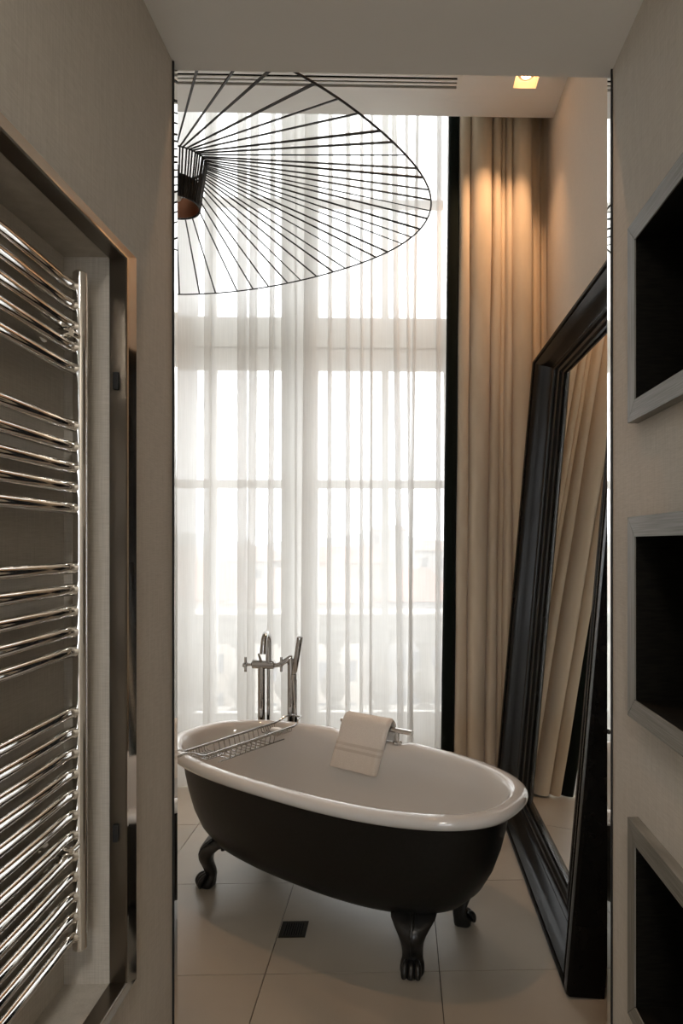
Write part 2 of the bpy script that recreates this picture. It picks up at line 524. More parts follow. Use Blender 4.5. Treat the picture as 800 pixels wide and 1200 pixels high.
for a, b, z in ((.767, .300, .53), (.757, .291, .47), (.738, .278, .39), (.705, .258, .30), (.66, .230, .235), (.60, .195, .20), (.50, .145, .185), (.30, .08, .178)):
    rings.append(oval(a, b, z, 2.4))
rings.append(oval(.02, .01, .175))
basin = MB().loft(rings, cap0=False).build('basin', 'enamel', tub, smooth=True, angle=60)
basin['label'] = 'glossy white enamel basin with rolled rim'
MB().lathe([(.001, .003), (.03, .003), (.034, 0), (.034, -.004)][::-1], (-.45, 0, .190), 20).build('drain_plug', 'chrome', basin, smooth=True)
rings = []
for a, b, z in ((.790, .320, .563), (.786, .317, .52), (.776, .310, .46), (.758, .300, .39), (.728, .285, .31), (.690, .264, .245), (.640, .236, .198), (.575, .200, .168), (.48, .15, .151), (.30, .09, .143), (.02, .01, .141)):
    rings.append(oval(a, b, z, 2.4))
MB().loft(rings[::-1], cap1=False).build('shell', 'black_tub', tub, smooth=True, angle=60)

def foot_mesh():
    """claw foot; local +x points outward, z=0 on the floor"""
    mb = MB()
    # path (outward, z, half-width, half-depth)
    secs = [(-.052, .205, .078, .010), (-.040, .193, .079, .018), (-.018, .179, .074, .028), (.002, .160, .060, .033), (.012, .138, .047, .032),
            (.011, .115, .039, .028), (.002, .092, .036, .025), (-.007, .070, .035, .023), (-.009, .052, .035, .024), (-.003, .038, .037, .028),
            (.004, .026, .039, .033), (.008, .014, .039, .036), (.008, .004, .036, .034), (.008, 0, .032, .030)]
    rr = []
    for ox, z, hw, hd in secs:
        ring = []
        for k in range(20):
            t = 2 * PI * k / 20
            # lobed section so that toes and ridges read
            lob = 1 + (.10 * math.cos(4 * t) if z < .045 else .05 * math.cos(4 * t))
            ring.append((ox + hd * math.cos(t) * lob, hw * math.sin(t) * lob, z))
        rr.append(ring)
    mb.loft(rr[::-1])
    for q in (-1, 0, 1):     # toes gripping the ball
        pts = smooth_path([(.014, q * .018, .052), (.030, q * .022, .044), (.042, q * .024, .027), (.043, q * .024, .009)], 4)
        mb.tube(pts, [.008 + .004 * math.sin(PI * i / (len(pts) - 1)) for i in range(len(pts))], 8)
    # acanthus ridge up the front
    pts = smooth_path([(-.030, 0, .200), (.014, 0, .178), (.036, 0, .150), (.036, 0, .120), (.024, 0, .092), (.014, 0, .066)], 4)
    mb.tube(pts, [.009 - .004 * i / (len(pts) - 1) for i in range(len(pts))], 8)
    # bracket to the tub belly
    mb.box(-.085, -.012, -.014, .014, .150, .172)
    mb.tube([(-.060, 0, .150), (-.060, 0, .136)], .010, 8)
    return mb.mesh('claw_foot', 'cast_iron', True, 50)
fm = foot_mesh()
for su, sw in ((1, -1), (-1, -1), (1, 1), (-1, 1)):
    o = bpy.data.objects.new('claw_foot', fm)
    COL.objects.link(o)
    o.parent = tub
    o.location = (su * .528, sw * .172, 0)
    o.rotation_euler = (0, 0, math.atan2(sw, su * .5))

# grab bar on the far rim
def T2W(x, y, z):
    p = Vector((TC[0], TC[1], 0)) + TU * x + TW * y
    return (p.x, p.y, z)
gb = thing('grab_bar', 'short chrome grab bar mounted on the far rim of the bathtub', 'grab bar', (TC[0], TC[1], 0), TRZ)
bar_y, bar_z = .345, .645
MB().tube([(-.215, bar_y, bar_z), (.185, bar_y, bar_z)], .0115, 16).build('bar', 'chrome', gb, smooth=True)
for x in (-.14, .105):
    MB().lathe([(.021, 0), (.021, .007), (.018, .010), (.0095, .012), (.0095, .052)], (x, bar_y, .587), 20).build('post', 'chrome', gb, smooth=True)

# towel folded over the bar
def towel():
    root = thing('towel', 'folded white towel with two woven stripes hanging over the bathtub grab bar', 'towel', (TC[0], TC[1], 0), TRZ)
    prof = smooth_path([(.372, .585, 0), (.371, .63, 0), (.368, .660, 0), (.352, .678, 0), (.334, .668, 0), (.322, .630, 0), (.304, .56, 0), (.288, .50, 0), (.276, .447, 0)], 5)
    n = len(prof)
    def sheet(off, xa, xb, name, mat, parent, i0=0, i1=None, nx=22):
        i1 = i1 or n
        outer, inner = [], []
        for i in range(i0, i1):
            p = prof[i]
            t = (prof[min(i + 1, n - 1)] - prof[max(i - 1, 0)]).normalized()
            nn = Vector((-t.y, t.x, 0)) * -1
            ro, ri = [], []
            for k in range(nx + 1):
                f = k / nx
                fall = max(0, (i / n - .5) * 2)
                x = xa + (xb - xa) * f - .040 * fall
                rip = .003 * math.sin(9 * f + i * .15) * fall + .0025 * math.sin(23 * f) * fall
                edge = min(f, 1 - f)
                th = .0125 * min(1, (edge / .05 + .35))
                q = p + nn * (th + off + rip)
                w = p - nn * (th * .5)
                ro.append((x, q.x, q.y)); ri.append((x, w.x, w.y))
            outer.append(ro); inner.append(ri)
        mb = MB()
        rings = [o_ + i_[::-1] for o_, i_ in zip(outer, inner)]
        mb.loft(rings)
        return mb.build(name, mat, parent, smooth=True, angle=70)
    body = sheet(0, -.190, .078, 'towel_cloth', 'towel', root)
    for ia in (n - 11, n - 9):
        sheet(.0022, -.1895, .0775, 'woven_stripe', 'towel_stripe', root, ia, ia + 2, 22)
    return root
M['towel_stripe'] = plain('smooth_woven_band', (0.62, 0.57, 0.51), 0.6)
towel()

# wire bath rack across the tub
rk = thing('bath_rack', 'chrome wire bath rack laid across the far end of the tub', 'bath rack', (TC[0], TC[1], 0), TRZ)
for xr_ in (-.545, -.425):
    MB().tube([(xr_, -.27, .606), (xr_, .24, .606)], .0058, 10).build('rail', 'rack_steel', rk, smooth=True)
    MB().tube([(xr_ + (.012 if xr_ < -.5 else -.012), -.20, .556), (xr_ + (.012 if xr_ < -.5 else -.012), .19, .556)], .0026, 6).build('lower_wire', 'rack_steel', rk, smooth=True)
for s_, y0_ in ((-1, -.27), (1, .24)):
    d_ = s_
    e_ = y0_ + d_ * .10
    pts = smooth_path([(-.545, y0_, .606), (-.540, y0_ + d_ * .025, .612), (-.528, y0_ + d_ * .05, .626), (-.515, e_ - d_ * .02, .630), (-.50, e_, .622), (-.47, e_, .622), (-.455, e_ - d_ * .02, .630), (-.442, y0_ + d_ * .05, .626), (-.430, y0_ + d_ * .025, .612), (-.425, y0_, .606)], 5)
    MB().tube(pts, .0042, 8).build('hook', 'rack_steel', rk, smooth=True)
def uw(y, zb, r, ins=.012):
    return MB().tube([(-.545, y, .606), (-.545 + ins, y, zb + .006), (-.545 + ins + .006, y, zb), (-.425 - ins - .006, y, zb), (-.425 - ins, y, zb + .006), (-.425, y, .606)], r, 6)
for k in range(10):
    uw(-.135 + k * .0285, .552, .0024).build('cross_wire', 'rack_steel', rk, smooth=True)
for k in range(7):
    uw(-.255 + k * .014, .582, .0021, .004).build('cross_wire', 'rack_steel', rk, smooth=True)
    uw(.145 + k * .014, .582, .0021, .004).build('cross_wire', 'rack_steel', rk, smooth=True)
sp = MB()
rr_ = []
for z, sc in ((0, .86), (.004, 1), (.012, 1), (.017, .85)):
    rr_.append([(.030 * sc * math.copysign(abs(math.cos(2 * PI * k / 24)) ** .6, math.cos(2 * PI * k / 24)), .018 * sc * math.copysign(abs(math.sin(2 * PI * k / 24)) ** .6, math.sin(2 * PI * k / 24)), z) for k in range(24)])
so = sp.loft(rr_).build('soap_bar', 'soap', None, smooth=True)
so.location = T2W(-.485, .185, .5845)
so.rotation_euler = (0, 0, TRZ + .1)
tag(so, 'small white soap bar lying in the wire bath rack', 'soap')

# ------------------------------------------------------------------ floor-standing tub filler
fa = thing('tub_filler', 'chrome floor-standing tub filler with cross handles and hand shower behind the tub', 'faucet', (-.70, 3.38, 0))
def fb(mb, name, mat='tap_chrome'):
    return mb.build(name, mat, fa, smooth=True, angle=35)
fx = lambda X: X + .70
fb(MB().tube([(fx(-.725), 0, .01), (fx(-.725), 0, .85)], .019, 20), 'column')
fb(MB().tube([(fx(-.692), .012, .01), (fx(-.692), .012, .84)], .009, 14), 'supply_pipe')
fb(MB().tube([(fx(-.573), 0, .01), (fx(-.573), 0, .885)], .019, 20), 'column')
fb(MB().tube([(fx(-.552), .012, .01), (fx(-.552), .012, .80)], .008, 14), 'supply_pipe')
for X in (-.715, -.566):
    fb(MB().lathe([(.045, 0), (.045, .008), (.040, .012), (.018, .014)], (fx(X), .004, 0), 28), 'floor_flange')
fb(MB().tube([(fx(-.775), 0, .856), (fx(-.77), 0, .856), (fx(-.66), 0, .852), (fx(-.655), 0, .852)], [.017, .024, .024, .017], 20), 'valve_body')
# gooseneck spout reaching over the rim towards the viewer
sps = [(fx(-.688), 0, .85), (fx(-.688), 0, .97)]
for k in range(1, 13):
    a = PI * k / 12
    sps.append((fx(-.688) - .004 * k / 12, -.052 + .052 * math.cos(a), .97 + .052 * math.sin(a)))
sps += [(fx(-.693), -.106, .95), (fx(-.694), -.108, .925)]
fb(MB().tube(sps, [.0155] * 14 + [.0165, .0175], 18), 'spout')
def cross(x, sgn):
    mb = MB().tube([(x, 0, .853), (x - sgn * .045, 0, .853)], .0085, 14)
    xc_ = x - sgn * .032
    mb.tube([(xc_, -.038, .853), (xc_, .038, .853)], .0072, 12)
    mb.tube([(xc_, 0, .815), (xc_, 0, .891)], .0072, 12)
    mb.tube([(xc_ - .009, 0, .853), (xc_ + .009, 0, .853)], .012, 14)
    return mb
fb(cross(fx(-.775), 1), 'cross_handle')
fb(cross(fx(-.655), -1), 'cross_handle')
fb(MB().tube([(fx(-.722), -.012, .862), (fx(-.734), -.030, .915)], [.008, .0055], 12), 'diverter_lever')
fb(MB().tube([(fx(-.655), 0, .848), (fx(-.63), 0, .852), (fx(-.575), 0, .888), (fx(-.565), 0, .890)], [.012, .014, .016, .012], 16), 'bridge_pipe')
fb(MB().tube([(fx(-.556), -.018, .79), (fx(-.553), -.020, .815), (fx(-.550), -.021, .825), (fx(-.522), -.032, .995), (fx(-.5215), -.0325, 1.0)], [.010, .012, .015, .0165, .015], 16), 'hand_shower')
fb(MB().tube([(fx(-.573), 0, .80), (fx(-.553), -.020, .80)], .010, 12).tube([(fx(-.556), -.019, .775), (fx(-.553), -.021, .805)], .014, 14), 'shower_cradle')
hose = smooth_path([(fx(-.557), -.018, .775), (fx(-.545), -.02, .60), (fx(-.53), -.02, .40), (fx(-.545), -.01, .22), (fx(-.572), 0, .16), (fx(-.573), 0, .20)], 8)
fb(MB().tube(hose, .0065, 10), 'shower_hose', 'steel')

# ------------------------------------------------------------------ floor drain
dr = thing('floor_drain', 'small dark square floor drain grate set beside a tile joint', 'floor drain', (-.412, 2.494, 0))
dm = MB()
w_, h_ = .0505, .0515
dm.box(-w_, w_, -h_, -h_ + .012, 0, .003).box(-w_, w_, h_ - .012, h_, 0, .003).box(-w_, -w_ + .012, -h_ + .012, h_ - .012, 0, .003).box(w_ - .012, w_, -h_ + .012, h_ - .012, 0, .003)
dm.build('grate_frame', 'drain', dr)
MB().box(-w_ + .012, w_ - .012, -h_ + .012, h_ - .012, 0, .0008).build('drain_well', 'dark', dr)
for k in range(9):
    x = -.036 + k * .009
    MB().box(x - .0022, x + .0022, -h_ + .012, h_ - .012, .0008, .0026).build('grate_bar', 'drain', dr)

# ------------------------------------------------------------------ leaning mirror
X0M, Y0M, Y1M = 0.534, 2.087, 3.735
LEAN = math.atan(0.0877)
HM = 2.53
mr = thing('leaning_mirror', 'tall wall mirror in a deep black moulded frame leaning beside the tub', 'mirror', (X0M, Y0M, 0))
LM = Y1M - Y0M
def MP(a, b, n):      # a along the mirror, b up the leaning face, n into the wall
    c, s = math.cos(LEAN), math.sin(LEAN)
    return (b * s + n * c, a, .0115 + b * c - n * s)
DEPTH = .125
WV, WH0, WH1 = .42, .135, .165
# profile: (fraction of width from outer edge, depth into the frame)
prof = [(0, .012), (.02, .002), (.06, 0), (.10, .003), (.12, .014), (.16, .014), (.18, .008), (.30, .022), (.38, .045), (.48, .068), (.58, .078), (.60, .070), (.66, .068), (.70, .074), (.73, .086), (.78, .088), (.82, .082), (.87, .084), (.91, .096), (.97, .100), (1.0, .112)]
def rect(fr, n):
    return [MP(fr * WV, fr * WH0, n), MP(LM - fr * WV, fr * WH0, n), MP(LM - fr * WV, HM - fr * WH1, n), MP(fr * WV, HM - fr * WH1, n)]
names = ['bottom_rail', 'far_stile', 'top_rail', 'near_stile']
for side in range(4):
    mb = MB()
    full = [(0, DEPTH)] + prof + [(1.0, DEPTH - .004)]
    vs, fs = [], []
    for fr, n in full:
        r = rect(fr, n)
        vs += [r[side], r[(side + 1) % 4]]
    for i in range(len(full) - 1):
        fs.append((2 * i, 2 * i + 1, 2 * i + 3, 2 * i + 2))
    mb.add(vs, fs).build('frame_rail' if side % 2 == 0 else 'frame_stile', 'lacquer', mr, smooth=True, angle=25)
g = rect(1.0, .110)
MB().add(g, [(0, 3, 2, 1)]).build('mirror_glass', 'mirror', mr)
MB().add([MP(0, 0, DEPTH), MP(LM, 0, DEPTH), MP(LM, HM, DEPTH), MP(0, HM, DEPTH)], [(0, 1, 2, 3)]).build('backing', 'lacquer', mr)

# ------------------------------------------------------------------ beige curtain with black leading band
def lobed(lobes, y0, d):
    """plan polyline of pleats: lobes of (x0, x1, depth)"""
    pts = []
    for xa, xb, dd in lobes:
        n = 10
        for k in range(n + 1):
            t = k / n
            e = math.sin(PI * t) ** .55 if 0 < t < 1 else 0
            # slight overhang makes the pleats round
            x = xa + (xb - xa) * t + (xb - xa) * .07 * math.sin(2 * PI * t) * -1
            pts.append((x, y0 - dd * e))
    return pts
def curtain_mesh(top, bot, y0, zt, zb, rows=14, thick=.004):
    rings = []
    for r in range(rows + 1):
        f = r / rows
        g_ = f ** 1.15
        lobes = [(a[0] + (b[0] - a[0]) * g_, a[1] + (b[1] - a[1]) * g_, a[2] + (b[2] - a[2]) * g_) for a, b in zip(top, bot)]
        pts = lobed(lobes, y0, 0)
        z = zt + (zb - zt) * f
        front = [(x + .002 * math.sin(5 * z + x * 30), y, z) for x, y in pts]
        back = [(x, y + thick, z) for x, y in pts]
        rings.append(front + back[::-1])
    return MB().loft(rings)
cu = thing('drape', 'floor-length beige velvet drape with black leading band beside the mirror', 'curtain', (0, 0, 0))
CY = 3.915
top = [(.357, .424, .045), (.424, .560, .075), (.560, .612, .055), (.612, .637, .015), (.637, .672, .045), (.672, .792, .080), (.792, .840, -.045), (.840, .882, -.060)]
bot = [(.318, .392, .050), (.392, .500, .080), (.500, .570, .060), (.570, .605, .018), (.605, .665, .055), (.665, .79, .085), (.79, .845, -.045), (.845, .882, -.060)]
curtain_mesh(top, bot, CY, 4.60, .012).build('curtain_cloth', 'curtain', cu, smooth=True, angle=60)
curtain_mesh([(.293, .357, .020)], [(.236, .318, .022)], CY, 4.60, .012).build('leading_band', 'band', cu, smooth=True, angle=60)

# ------------------------------------------------------------------ sheers
def sheer(label, x0, x1, folds, y0, edge_l=False):
    """folds: (x top, x bottom, width top, width bottom)"""
    rows = 16
    zt, zb = 4.60, .018
    rings = []
    for r in range(rows + 1):
        f = r / rows
        pts = [(x0, y0, 0)]
        for (xa, xb, wa, wb) in folds:
            x = xa + (xb - xa) * f
            w = wa + (wb - wa) * f
            d = .010 + .25 * w
            pts += [(x + w * .46, y0 - .004, 0), (x + w * .5, y0 - d * .4, 0), (x, y0 - d * .6, 0), (x - w * .5, y0 - d, 0), (x - w * .46, y0 - d * 1.25, 0), (x + w * .3, y0 - d * 1.3, 0), (x + w * .8, y0 - d * .8, 0)]
        pts.append((x1, y0, 0))
        P = smooth_path(pts, 4)
        z = zt + (zb - zt) * f
        rings.append([(p.x, p.y, z) for p in P])
    o = MB().loft(rings, closed=False).build('sheer_curtain', 'sheer', None, smooth=True, angle=80)
    tag(o, label, 'curtain', 'sheer curtains over the window')
    hm = MB()
    for r in range(rows):      # doubled hem along the leading edge
        pa, pb = rings[r], rings[r + 1]
        e0, e1 = (0, 1) if edge_l else (-1, -1)
        xa, xb = (pa[0][0], pb[0][0]) if edge_l else (pa[-1][0] - .014, pb[-1][0] - .014)
        ya, yb = (pa[0][1] - .002, pb[0][1] - .002) if edge_l else (pa[-1][1] - .002, pb[-1][1] - .002)
        hm.add([(xa, ya, pa[0][2]), (xa + .014, ya, pa[0][2]), (xb + .014, yb, pb[0][2]), (xb, yb, pb[0][2])], [(0, 1, 2, 3)])
    hm.build('side_hem', 'sheer', o)
    return o
k_ = .00521
def F(pt, pb, wt, wb=None):
    return ((pt - 470) * k_, (pb - 470) * k_, wt * k_, (wb or wt) * k_)
left_folds = [(-2.25, -2.25, .06, .08), (-2.05, -2.06, .05, .06), (-1.86, -1.88, .07, .07), (-1.66, -1.68, .05, .07), (-1.50, -1.52, .05, .06), F(222, 212, 22, 26), F(247, 243, 10, 8), F(283, 283, 8), F(299, 293, 8), F(320, 315, 4, 6), F(336, 337, 11, 13)]
right_folds = [F(366, 360, 11, 13), F(388, 385, 4), F(408, 407, 4), F(424, 423, 3), F(436, 434, 3), F(460, 469, 5), F(475, 482, 3), F(490, 478, 3, 4), F(514, 511, 4), (.30, .27, .03, .03)]
sheer('white sheer curtain with the densest folds, nearer the left passage wall', -2.45, -.615, left_folds, 3.990)
sheer('white sheer curtain hanging next to the black-edged beige drape', -.645, .36, right_folds, 3.945, True)
rail = thing('curtain_track', 'curtain track in the pocket above the window', 'curtain track', (0, 0, 0))
MB().box(XF + .05, XW - .02, 3.93, 4.0, 4.602, 4.64).build('track', 'white_wood', rail)
MB().box(.2, XW - .02, 3.85, 3.925, 4.602, 4.64).build('track', 'white_wood', rail)

# ------------------------------------------------------------------ pendant lamp
PX, PY = -0.891, 2.56
lamp = thing('pendant_lamp', 'huge black ribbon pendant lamp shaped like a wide-brimmed hat', 'lamp', (PX, PY, 0))
def rim(th):
    r = 1.0 + .025 * math.cos(4 * (th - math.radians(18)))
    x, y = r * math.cos(th), r * math.sin(th)
    return (x, y, 2.75 + .095 * x + .111 * y + .085 * max(0, -math.sin(th)) ** 4)
ZI, RI = 2.972, .125
def inner(th):
    x, y = RI * math.cos(th), RI * math.sin(th)
    return (x, y, ZI + .06 * x + .05 * y)
ZL, RL = 2.800, .098
def lower(th):
    return (RL * math.cos(th), RL * math.sin(th), ZL)
MB().tube([rim(2 * PI * k / 160) for k in range(160)], .0036, 8, True).build('outer_hoop', 'ribbon', lamp, smooth=True)
MB().tube([inner(2 * PI * k / 64) for k in range(64)], .003, 6, True).build('upper_ring', 'ribbon', lamp, smooth=True)
MB().tube([lower(2 * PI * k / 64) for k in range(64)], .003, 6, True).build('lower_ring', 'ribbon', lamp, smooth=True)
NR = 64
for k in range(NR):
    th = 2 * PI * (k + .15) / NR + math.radians(.6) * math.sin(k * 2.3)
    a, b, c = Vector(inner(th)), Vector(rim(th)), Vector(lower(th))
    tn = Vector((-math.sin(th), math.cos(th), 0))
    mb = MB()
    for p, q, w, w2 in ((a, b, .0022, .0038), (a, c, .0026, .0026)):
        d = (q - p).normalized()
        nn = d.cross(tn).normalized() * .0020
        # flat ribbon, slightly twisted towards the hoop
        tw = tn
        tq = (tn * math.cos(.5 * math.sin(k * 1.7)) + nn.normalized() * math.sin(.5 * math.sin(k * 1.7)))
        nq = d.cross(tq).normalized() * .0020
        mb.loft([[p + tw * w + nn, p - tw * w + nn, p - tw * w - nn, p + tw * w - nn], [q + tq * w2 + nq, q - tq * w2 + nq, q - tq * w2 - nq, q + tq * w2 - nq]])
    mb.build('ribbon', 'ribbon', lamp)
hb = MB()
n_ = 40
def circ(r, z):
    return [(r * math.cos(2 * PI * k / n_), r * math.sin(2 * PI * k / n_), z) for k in range(n_)]
hb.loft([circ(.094, ZL + .002), circ(.100, ZL + .085), circ(.0985, ZL + .085), circ(.0965, ZL + .083)], cap0=False, cap1=False)
hb.build('hub_band', 'ribbon', lamp, smooth=True)
MB().loft([circ(.0935, ZL + .002), circ(.0970, ZL + .084)], cap0=False, cap1=False).build('hub_lining', 'copper', lamp, smooth=True)
MB().lathe([(.012, .10), (.016, .085), (.028, .06), (.034, .035), (.028, .012), (.010, .001)][::-1], (0, 0, ZL + .02), 20).build('bulb', 'bulb', lamp, smooth=True)
MB().tube([(0, 0, ZL + .11), (0, 0, ZL + .165)], .018, 14).build('lamp_holder', 'ribbon', lamp, smooth=True)
for k in range(3):
    a = 2 * PI * k / 3 + .4
    MB().tube([(0, 0, ZL + .15), (.098 * math.cos(a), .098 * math.sin(a), ZL + .083)], .002, 6).build('strut', 'ribbon', lamp, smooth=True)
MB().tube([(0, 0, ZL + .16), (0, 0, ZC - .01)], .003, 8).build('cable', 'ribbon', lamp, smooth=True)
MB().lathe([(.01, -.03), (.055, -.022), (.06, 0)], (0, 0, ZC), 24).build('ceiling_rose', 'ribbon', lamp, smooth=True)

# ------------------------------------------------------------------ towel radiator
rad = thing('towel_radiator', 'chrome ladder towel radiator mounted in the wall recess', 'radiator', (0, 0, 0))
RX, RY = -.552, 1.128
for yy in (RY, .58):
    MB().tube([(RX, yy, .782), (RX, yy, .786), (RX, yy, 1.944), (RX, yy, 1.948)], [.008, .0115, .0115, .008], 20).build('upright', 'chrome', rad, smooth=True)
    for z in (.965, 1.833):
        MB().tube([(RX - .054, yy - .03, z), (RX, yy - .03, z)], .008, 12).tube([(RX - .054, yy - .03, z), (RX - .046, yy - .03, z)], .016, 14).tube([(RX, yy - .03, z), (RX, yy, z)], .006, 10).build('wall_bracket', 'chrome', rad, smooth=True)
ypx = [338, 361, 385, 409, 434, 500, 525, 549, 572, 596, 665, 690, 715, 739, 762] + [832 + 23.75 * k for k in range(12)]
for py in ypx:
    z = CAMH - (py - CYP) / FPX * 1.118
    pts = [(RX - .004, RY - .004, z), (RX - .012, RY - .012, z), (RX - .014, RY - .04, z)]
    for k in range(1, 9):
        f = k / 9
        pts.append((RX - .014 + .006 * math.sin(PI * f), RY - .04 - f * (RY - .58 - .08), z))
    pts += [(RX - .014, .58 + .04, z), (RX - .012, .58 + .012, z), (RX - .004, .58, z)]
    MB().tube(pts, .0108, 16).build('rung', 'chrome', rad, smooth=True)

# polished frame round the recess
fr_ = thing('recess_frame', 'mirror-polished steel frame around the towel radiator recess', 'frame', (0, 0, 0))
y0r, y1r, z0r, z1r = REC
def fring(o, x):      # o: distance outward from the recess edge
    v = o * .4 if o > 0 else o
    return [(x, y0r - o, z0r - v), (x, y1r + o, z0r - v), (x, y1r + o, z1r + v), (x, y0r - o, z1r + v)]
fp = [(.036, XL + .0005), (.034, XL + .0210), (.004, XL + .019), (-.002, XL + .019), (-.004, XL + .017), (-.004, XL - .012), (.0, XL - .012)]
for side in range(4):
    vs, fs = [], []
    for o_, x in fp:
        r = fring(o_, x)
        vs += [r[side], r[(side + 1) % 4]]
    for i in range(len(fp) - 1):
        fs.append((2 * i, 2 * i + 2, 2 * i + 3, 2 * i + 1))
    MB().add(vs, fs[:3]).build('frame_side', 'steel', fr_)
    MB().add(vs, fs[3:]).build('frame_lip', 'lip_reflection', fr_)  # darkened colour stands in for the dim brown reflection in the steel lip

for z in (1.775, .955):
    MB().box(XL - .004, XL + .006, y1r - .011, y1r - .004, z - .016, z + .016).build('bracket_reflection', 'rubber', fr_, bevel=.002)  # black block standing in for a radiator bracket's reflection in the lip

# ------------------------------------------------------------------ three wall niches
nl = ['highest of the three grey wood framed niches', 'middle of the three grey wood framed niches', 'lowest of the three grey wood framed niches']
XP = XR - .022
for (zt, zb), lab in zip(NICHES, nl):
    ni = thing('wall_niche', lab + ' in the passage wall', 'niche', (XR, (NY0 + NY1) / 2, zb), 0, 'wall niches')
    hw, hh, fw = (NY1 - NY0) / 2, zt - zb, .040
    def nr(o, x):
        return [(x, -hw + o, o), (x, hw - o, o), (x, hw - o, hh - o), (x, -hw + o, hh - o)]
    for side in range(4):
        secs = [nr(0, .006), nr(0, XP - XR), nr(fw, XP - XR), nr(fw, XP - XR + .003)]
        vs, fs = [], []
        sgn = .0006
        for r in secs:
            p, q = Vector(r[side]), Vector(r[(side + 1) % 4])
            d = (q - p).normalized() * sgn
            vs += [p + d, q - d]
        for i in range(3):
            fs.append((2 * i, 2 * i + 1, 2 * i + 3, 2 * i + 2))
        MB().add(vs, fs).build('frame_side', 'grey_wood' if side % 2 == 0 else 'grey_wood_v', ni)
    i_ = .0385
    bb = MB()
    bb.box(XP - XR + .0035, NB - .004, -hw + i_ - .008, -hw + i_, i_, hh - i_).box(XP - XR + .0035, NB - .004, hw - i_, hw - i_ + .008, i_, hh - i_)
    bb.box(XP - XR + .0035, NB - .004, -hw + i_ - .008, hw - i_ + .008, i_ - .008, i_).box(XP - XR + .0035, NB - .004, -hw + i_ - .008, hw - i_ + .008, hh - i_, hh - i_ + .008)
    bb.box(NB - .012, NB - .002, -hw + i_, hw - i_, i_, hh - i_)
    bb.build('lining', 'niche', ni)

# ------------------------------------------------------------------ ceiling slot vent
vx0, vx1, vy0, vy1 = VENT
ve = thing('ceiling_vent', 'long white slot air vent with three dark slots in the ceiling', 'vent', (0, 0, ZC))
MB().box(vx0 - .012, vx1 + .012, vy0 - .012, vy0 + .006, -.003, .01).box(vx0 - .012, vx1 + .012, vy1 - .006, vy1 + .012, -.003, .01).box(vx1 - .012, vx1 + .012, vy0 + .006, vy1 - .006, -.003, .01).box(vx0 - .012, vx0 + .006, vy0 + .006, vy1 - .006, -.003, .01).build('vent_frame', 'white_wood', ve)
MB().box(vx0, vx1, vy0, vy1, .10, .11).build('vent_box', 'dark', ve)
pit = (vy1 - vy0 - .012) / 3
for k in range(2):
    y = vy0 + .006 + pit * (k + 1)
    MB().box(vx0, vx1, y - .008, y + .008, -.002, .003).build('vent_slat', 'white_wood', ve)
for y in (vy0 + .006, vy1 - .006):
    MB().box(vx0, vx1, y - .003, y + .003, .01, .10).build('vent_cheek', 'dark', ve)

# ------------------------------------------------------------------ recessed downlights
dlab = ['lit square recessed downlight in the ceiling in front of the beige drape', 'unseen square downlight added at the hidden end of the slot vent', 'square recessed downlight above the near end of the bathtub']
for k, (a, b, c, d) in enumerate(DL):
    x, y = (a + b) / 2, (c + d) / 2
    w2, d2 = (b - a) / 2, (d - c) / 2
    li = thing('downlight', dlab[k], 'downlight', (x, y, ZC), 0, 'recessed ceiling downlights')
    hs = MB().box(-w2, -w2 + .004, -d2, d2, 0, .12).box(w2 - .004, w2, -d2, d2, 0, .12).box(-w2, w2, -d2, -d2 + .004, 0, .12).box(-w2, w2, d2 - .004, d2, 0, .12).box(-w2, w2, -d2, d2, .118, .122)
    hs.build('housing', 'white_wood', li)
    MB().lathe([(.031, .030), (.042, .029), (.044, .033), (.043, .037), (.031, .038)], (0, 0, 0), 28).build('gimbal_ring', 'white_wood', li, smooth=True)
    MB().lathe([(.002, .020), (.016, .021), (.025, .026), (.029, .038), (.020, .055)], (0, 0, 0), 24).build('lamp', 'lamp_on', li, smooth=True)
    lt = bpy.data.lights.new('downlight_beam', 'SPOT')
    lt.energy = DOWNLIGHT_W * (.7 if k == 2 else .72)
    lt.color = (1.0, .57, .31)
    lt.spot_size = math.radians(84)
    lt.spot_blend = .9
    lt.shadow_soft_size = .022
    lo = bpy.data.objects.new('downlight_beam', lt)
    COL.objects.link(lo)
    lo.parent = li
    lo.location = (0, 0, -.004)
    lo.rotation_euler = (math.radians(21), 0, math.radians(38)) if k == 0 else (0, 0, 0)

# unseen fill lamp added on the passage ceiling to brighten the side walls
pf = thing('fill_lamp', 'added round fill lamp on the passage ceiling, unseen behind the viewpoint', 'lamp', (-.016, -.55, ZS))
MB().lathe([(.165, -.012), (.170, -.008), (.170, 0)], (0, 0, 0), 40).build('fill_lamp_base', 'white_wood', pf, smooth=True)
MB().lathe([(.02, -.052), (.10, -.048), (.145, -.032), (.158, -.012)], (0, 0, 0), 40).build('fill_lamp_cover', emit_mat('fill_lamp_glow', (1.0, .94, .86), 2.0), pf, smooth=True)
la = bpy.data.lights.new('fill_lamp_light', 'AREA')
la.shape = 'DISK'
la.size = .30
la.energy = PASSAGE_FILL_W
la.color = (1.0, .93, .84)
lo = bpy.data.objects.new('fill_lamp_light', la)
COL.objects.link(lo)
lo.parent = pf
lo.location = (0, 0, -.058)

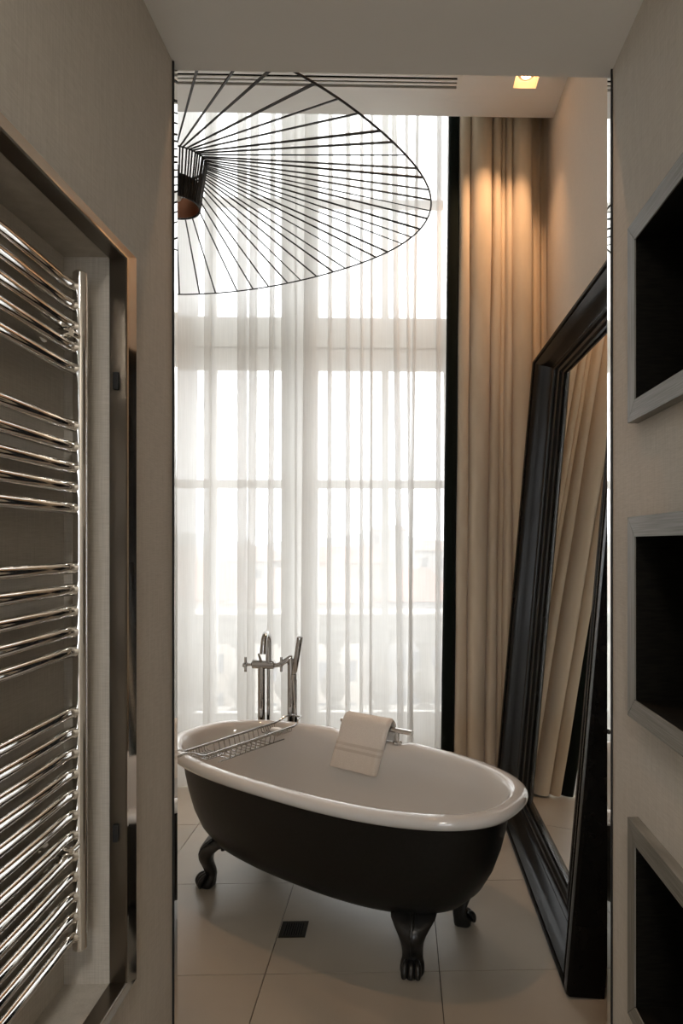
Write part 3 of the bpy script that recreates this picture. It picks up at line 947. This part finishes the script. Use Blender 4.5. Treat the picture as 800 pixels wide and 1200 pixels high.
# ------------------------------------------------------------------ outside: balcony, balustrade, city
struct(MB().box(-4.5, 4.0, YW + .30, 5.55, -.35, .02), 'balcony_floor', 'stone', 'stone balcony floor outside the window', 'balcony')
ba = thing('balustrade', 'stone balustrade with bulbous balusters beyond the sheer curtains', 'balustrade', (0, 5.32, 0))
cp = MB().box(-4.5, 4.0, -.17, .17, .78, .90).box(-4.5, 4.0, -.14, .14, .68, .78).box(-4.5, 4.0, -.19, .19, .885, .925)
cp.build('coping', 'stone', ba, bevel=.01)
MB().box(-4.5, 4.0, -.14, .14, .02, .12).build('plinth', 'stone', ba, bevel=.01)
bp_ = [(.085, .12), (.085, .15), (.055, .16), (.050, .185), (.075, .22), (.105, .27), (.112, .32), (.098, .38), (.070, .44), (.050, .50), (.045, .54), (.062, .56), (.050, .58), (.055, .62), (.080, .635), (.080, .685)]
bm_ = MB().lathe(bp_, (0, 0, 0), 20).mesh('baluster', 'stone', True, 35)
for k in range(22):
    o = bpy.data.objects.new('baluster', bm_)
    COL.objects.link(o)
    o.parent = ba
    o.location = (-4.3 + .375 * k, 0, 0)

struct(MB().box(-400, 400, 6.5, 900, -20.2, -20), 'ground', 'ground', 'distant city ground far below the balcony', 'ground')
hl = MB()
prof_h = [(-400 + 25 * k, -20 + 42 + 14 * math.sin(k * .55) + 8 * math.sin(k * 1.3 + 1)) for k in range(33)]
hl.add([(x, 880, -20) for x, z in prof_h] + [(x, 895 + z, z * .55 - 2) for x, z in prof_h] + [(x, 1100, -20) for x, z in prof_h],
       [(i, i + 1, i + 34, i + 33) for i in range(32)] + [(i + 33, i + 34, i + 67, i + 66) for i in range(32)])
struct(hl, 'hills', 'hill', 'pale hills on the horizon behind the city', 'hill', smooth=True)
def building(label, x, y, w, d, ztop, rh, wall, roof, rows=3, colsn=5):
    b = thing('building', label, 'building', (x, y, -20), 0, 'city buildings beyond the balcony')
    H = ztop + 20
    MB().box(-w / 2, w / 2, 0, d, 0, H).build('wall', wall, b)
    o = .35
    MB().add([(-w / 2 - o, -o, H), (w / 2 + o, -o, H), (w / 2 + o, d + o, H), (-w / 2 - o, d + o, H), (-w / 2 + rh * .9, d / 2, H + rh), (w / 2 - rh * .9, d / 2, H + rh)],
             [(0, 1, 5, 4), (1, 2, 5), (2, 3, 4, 5), (3, 0, 4), (0, 3, 2, 1)]).build('roof', roof, b)
    MB().box(w * .2, w * .2 + .9, d * .45, d * .45 + .6, H + rh * .4, H + rh + 1.1).build('chimney', wall, b)
    for r in range(rows):
        for c_ in range(colsn):
            cx_ = -w / 2 + w * (c_ + .5) / colsn
            z_ = H - 1.2 - r * 3.1
            MB().box(cx_ - .42, cx_ + .42, -.06, .02, z_ - 1.5, z_).build('window', 'pane_far', b)
building('wide red-roofed house furthest left among the near rooftops', -20.6, 52, 15, 11, -3.0, 3.2, 'wall_a', 'roof')
building('cream brown-roofed house straight beyond the tub filler', -7.6, 48, 9.6, 10, -2.9, 2.4, 'wall_a', 'roof_b')
building('red-roofed house seen through the sheer curtain beside the drape', 1.4, 55, 7, 12, -3.4, 2.6, 'wall_b', 'roof')
building('red-roofed house mostly hidden behind the beige drape', 10.2, 50, 9, 10, -3.1, 2.6, 'wall_a', 'roof')
building('far pale block with brown roof at the left', -31, 105, 20, 16, -1.4, 2.5, 'wall_b', 'roof_b')
building('far cream block above the near rooftops', -10.5, 110, 18, 14, -1.8, 2.8, 'wall_a', 'roof')
building('far pale tower-like block rising above the skyline', -2.6, 130, 7, 7, 4.2, 1.0, 'wall_b', 'roof_b', 3, 3)
building('far grey block with a brown roof near the drape', 9.2, 100, 14, 12, 0.4, 1.6, 'wall_b', 'roof_b')
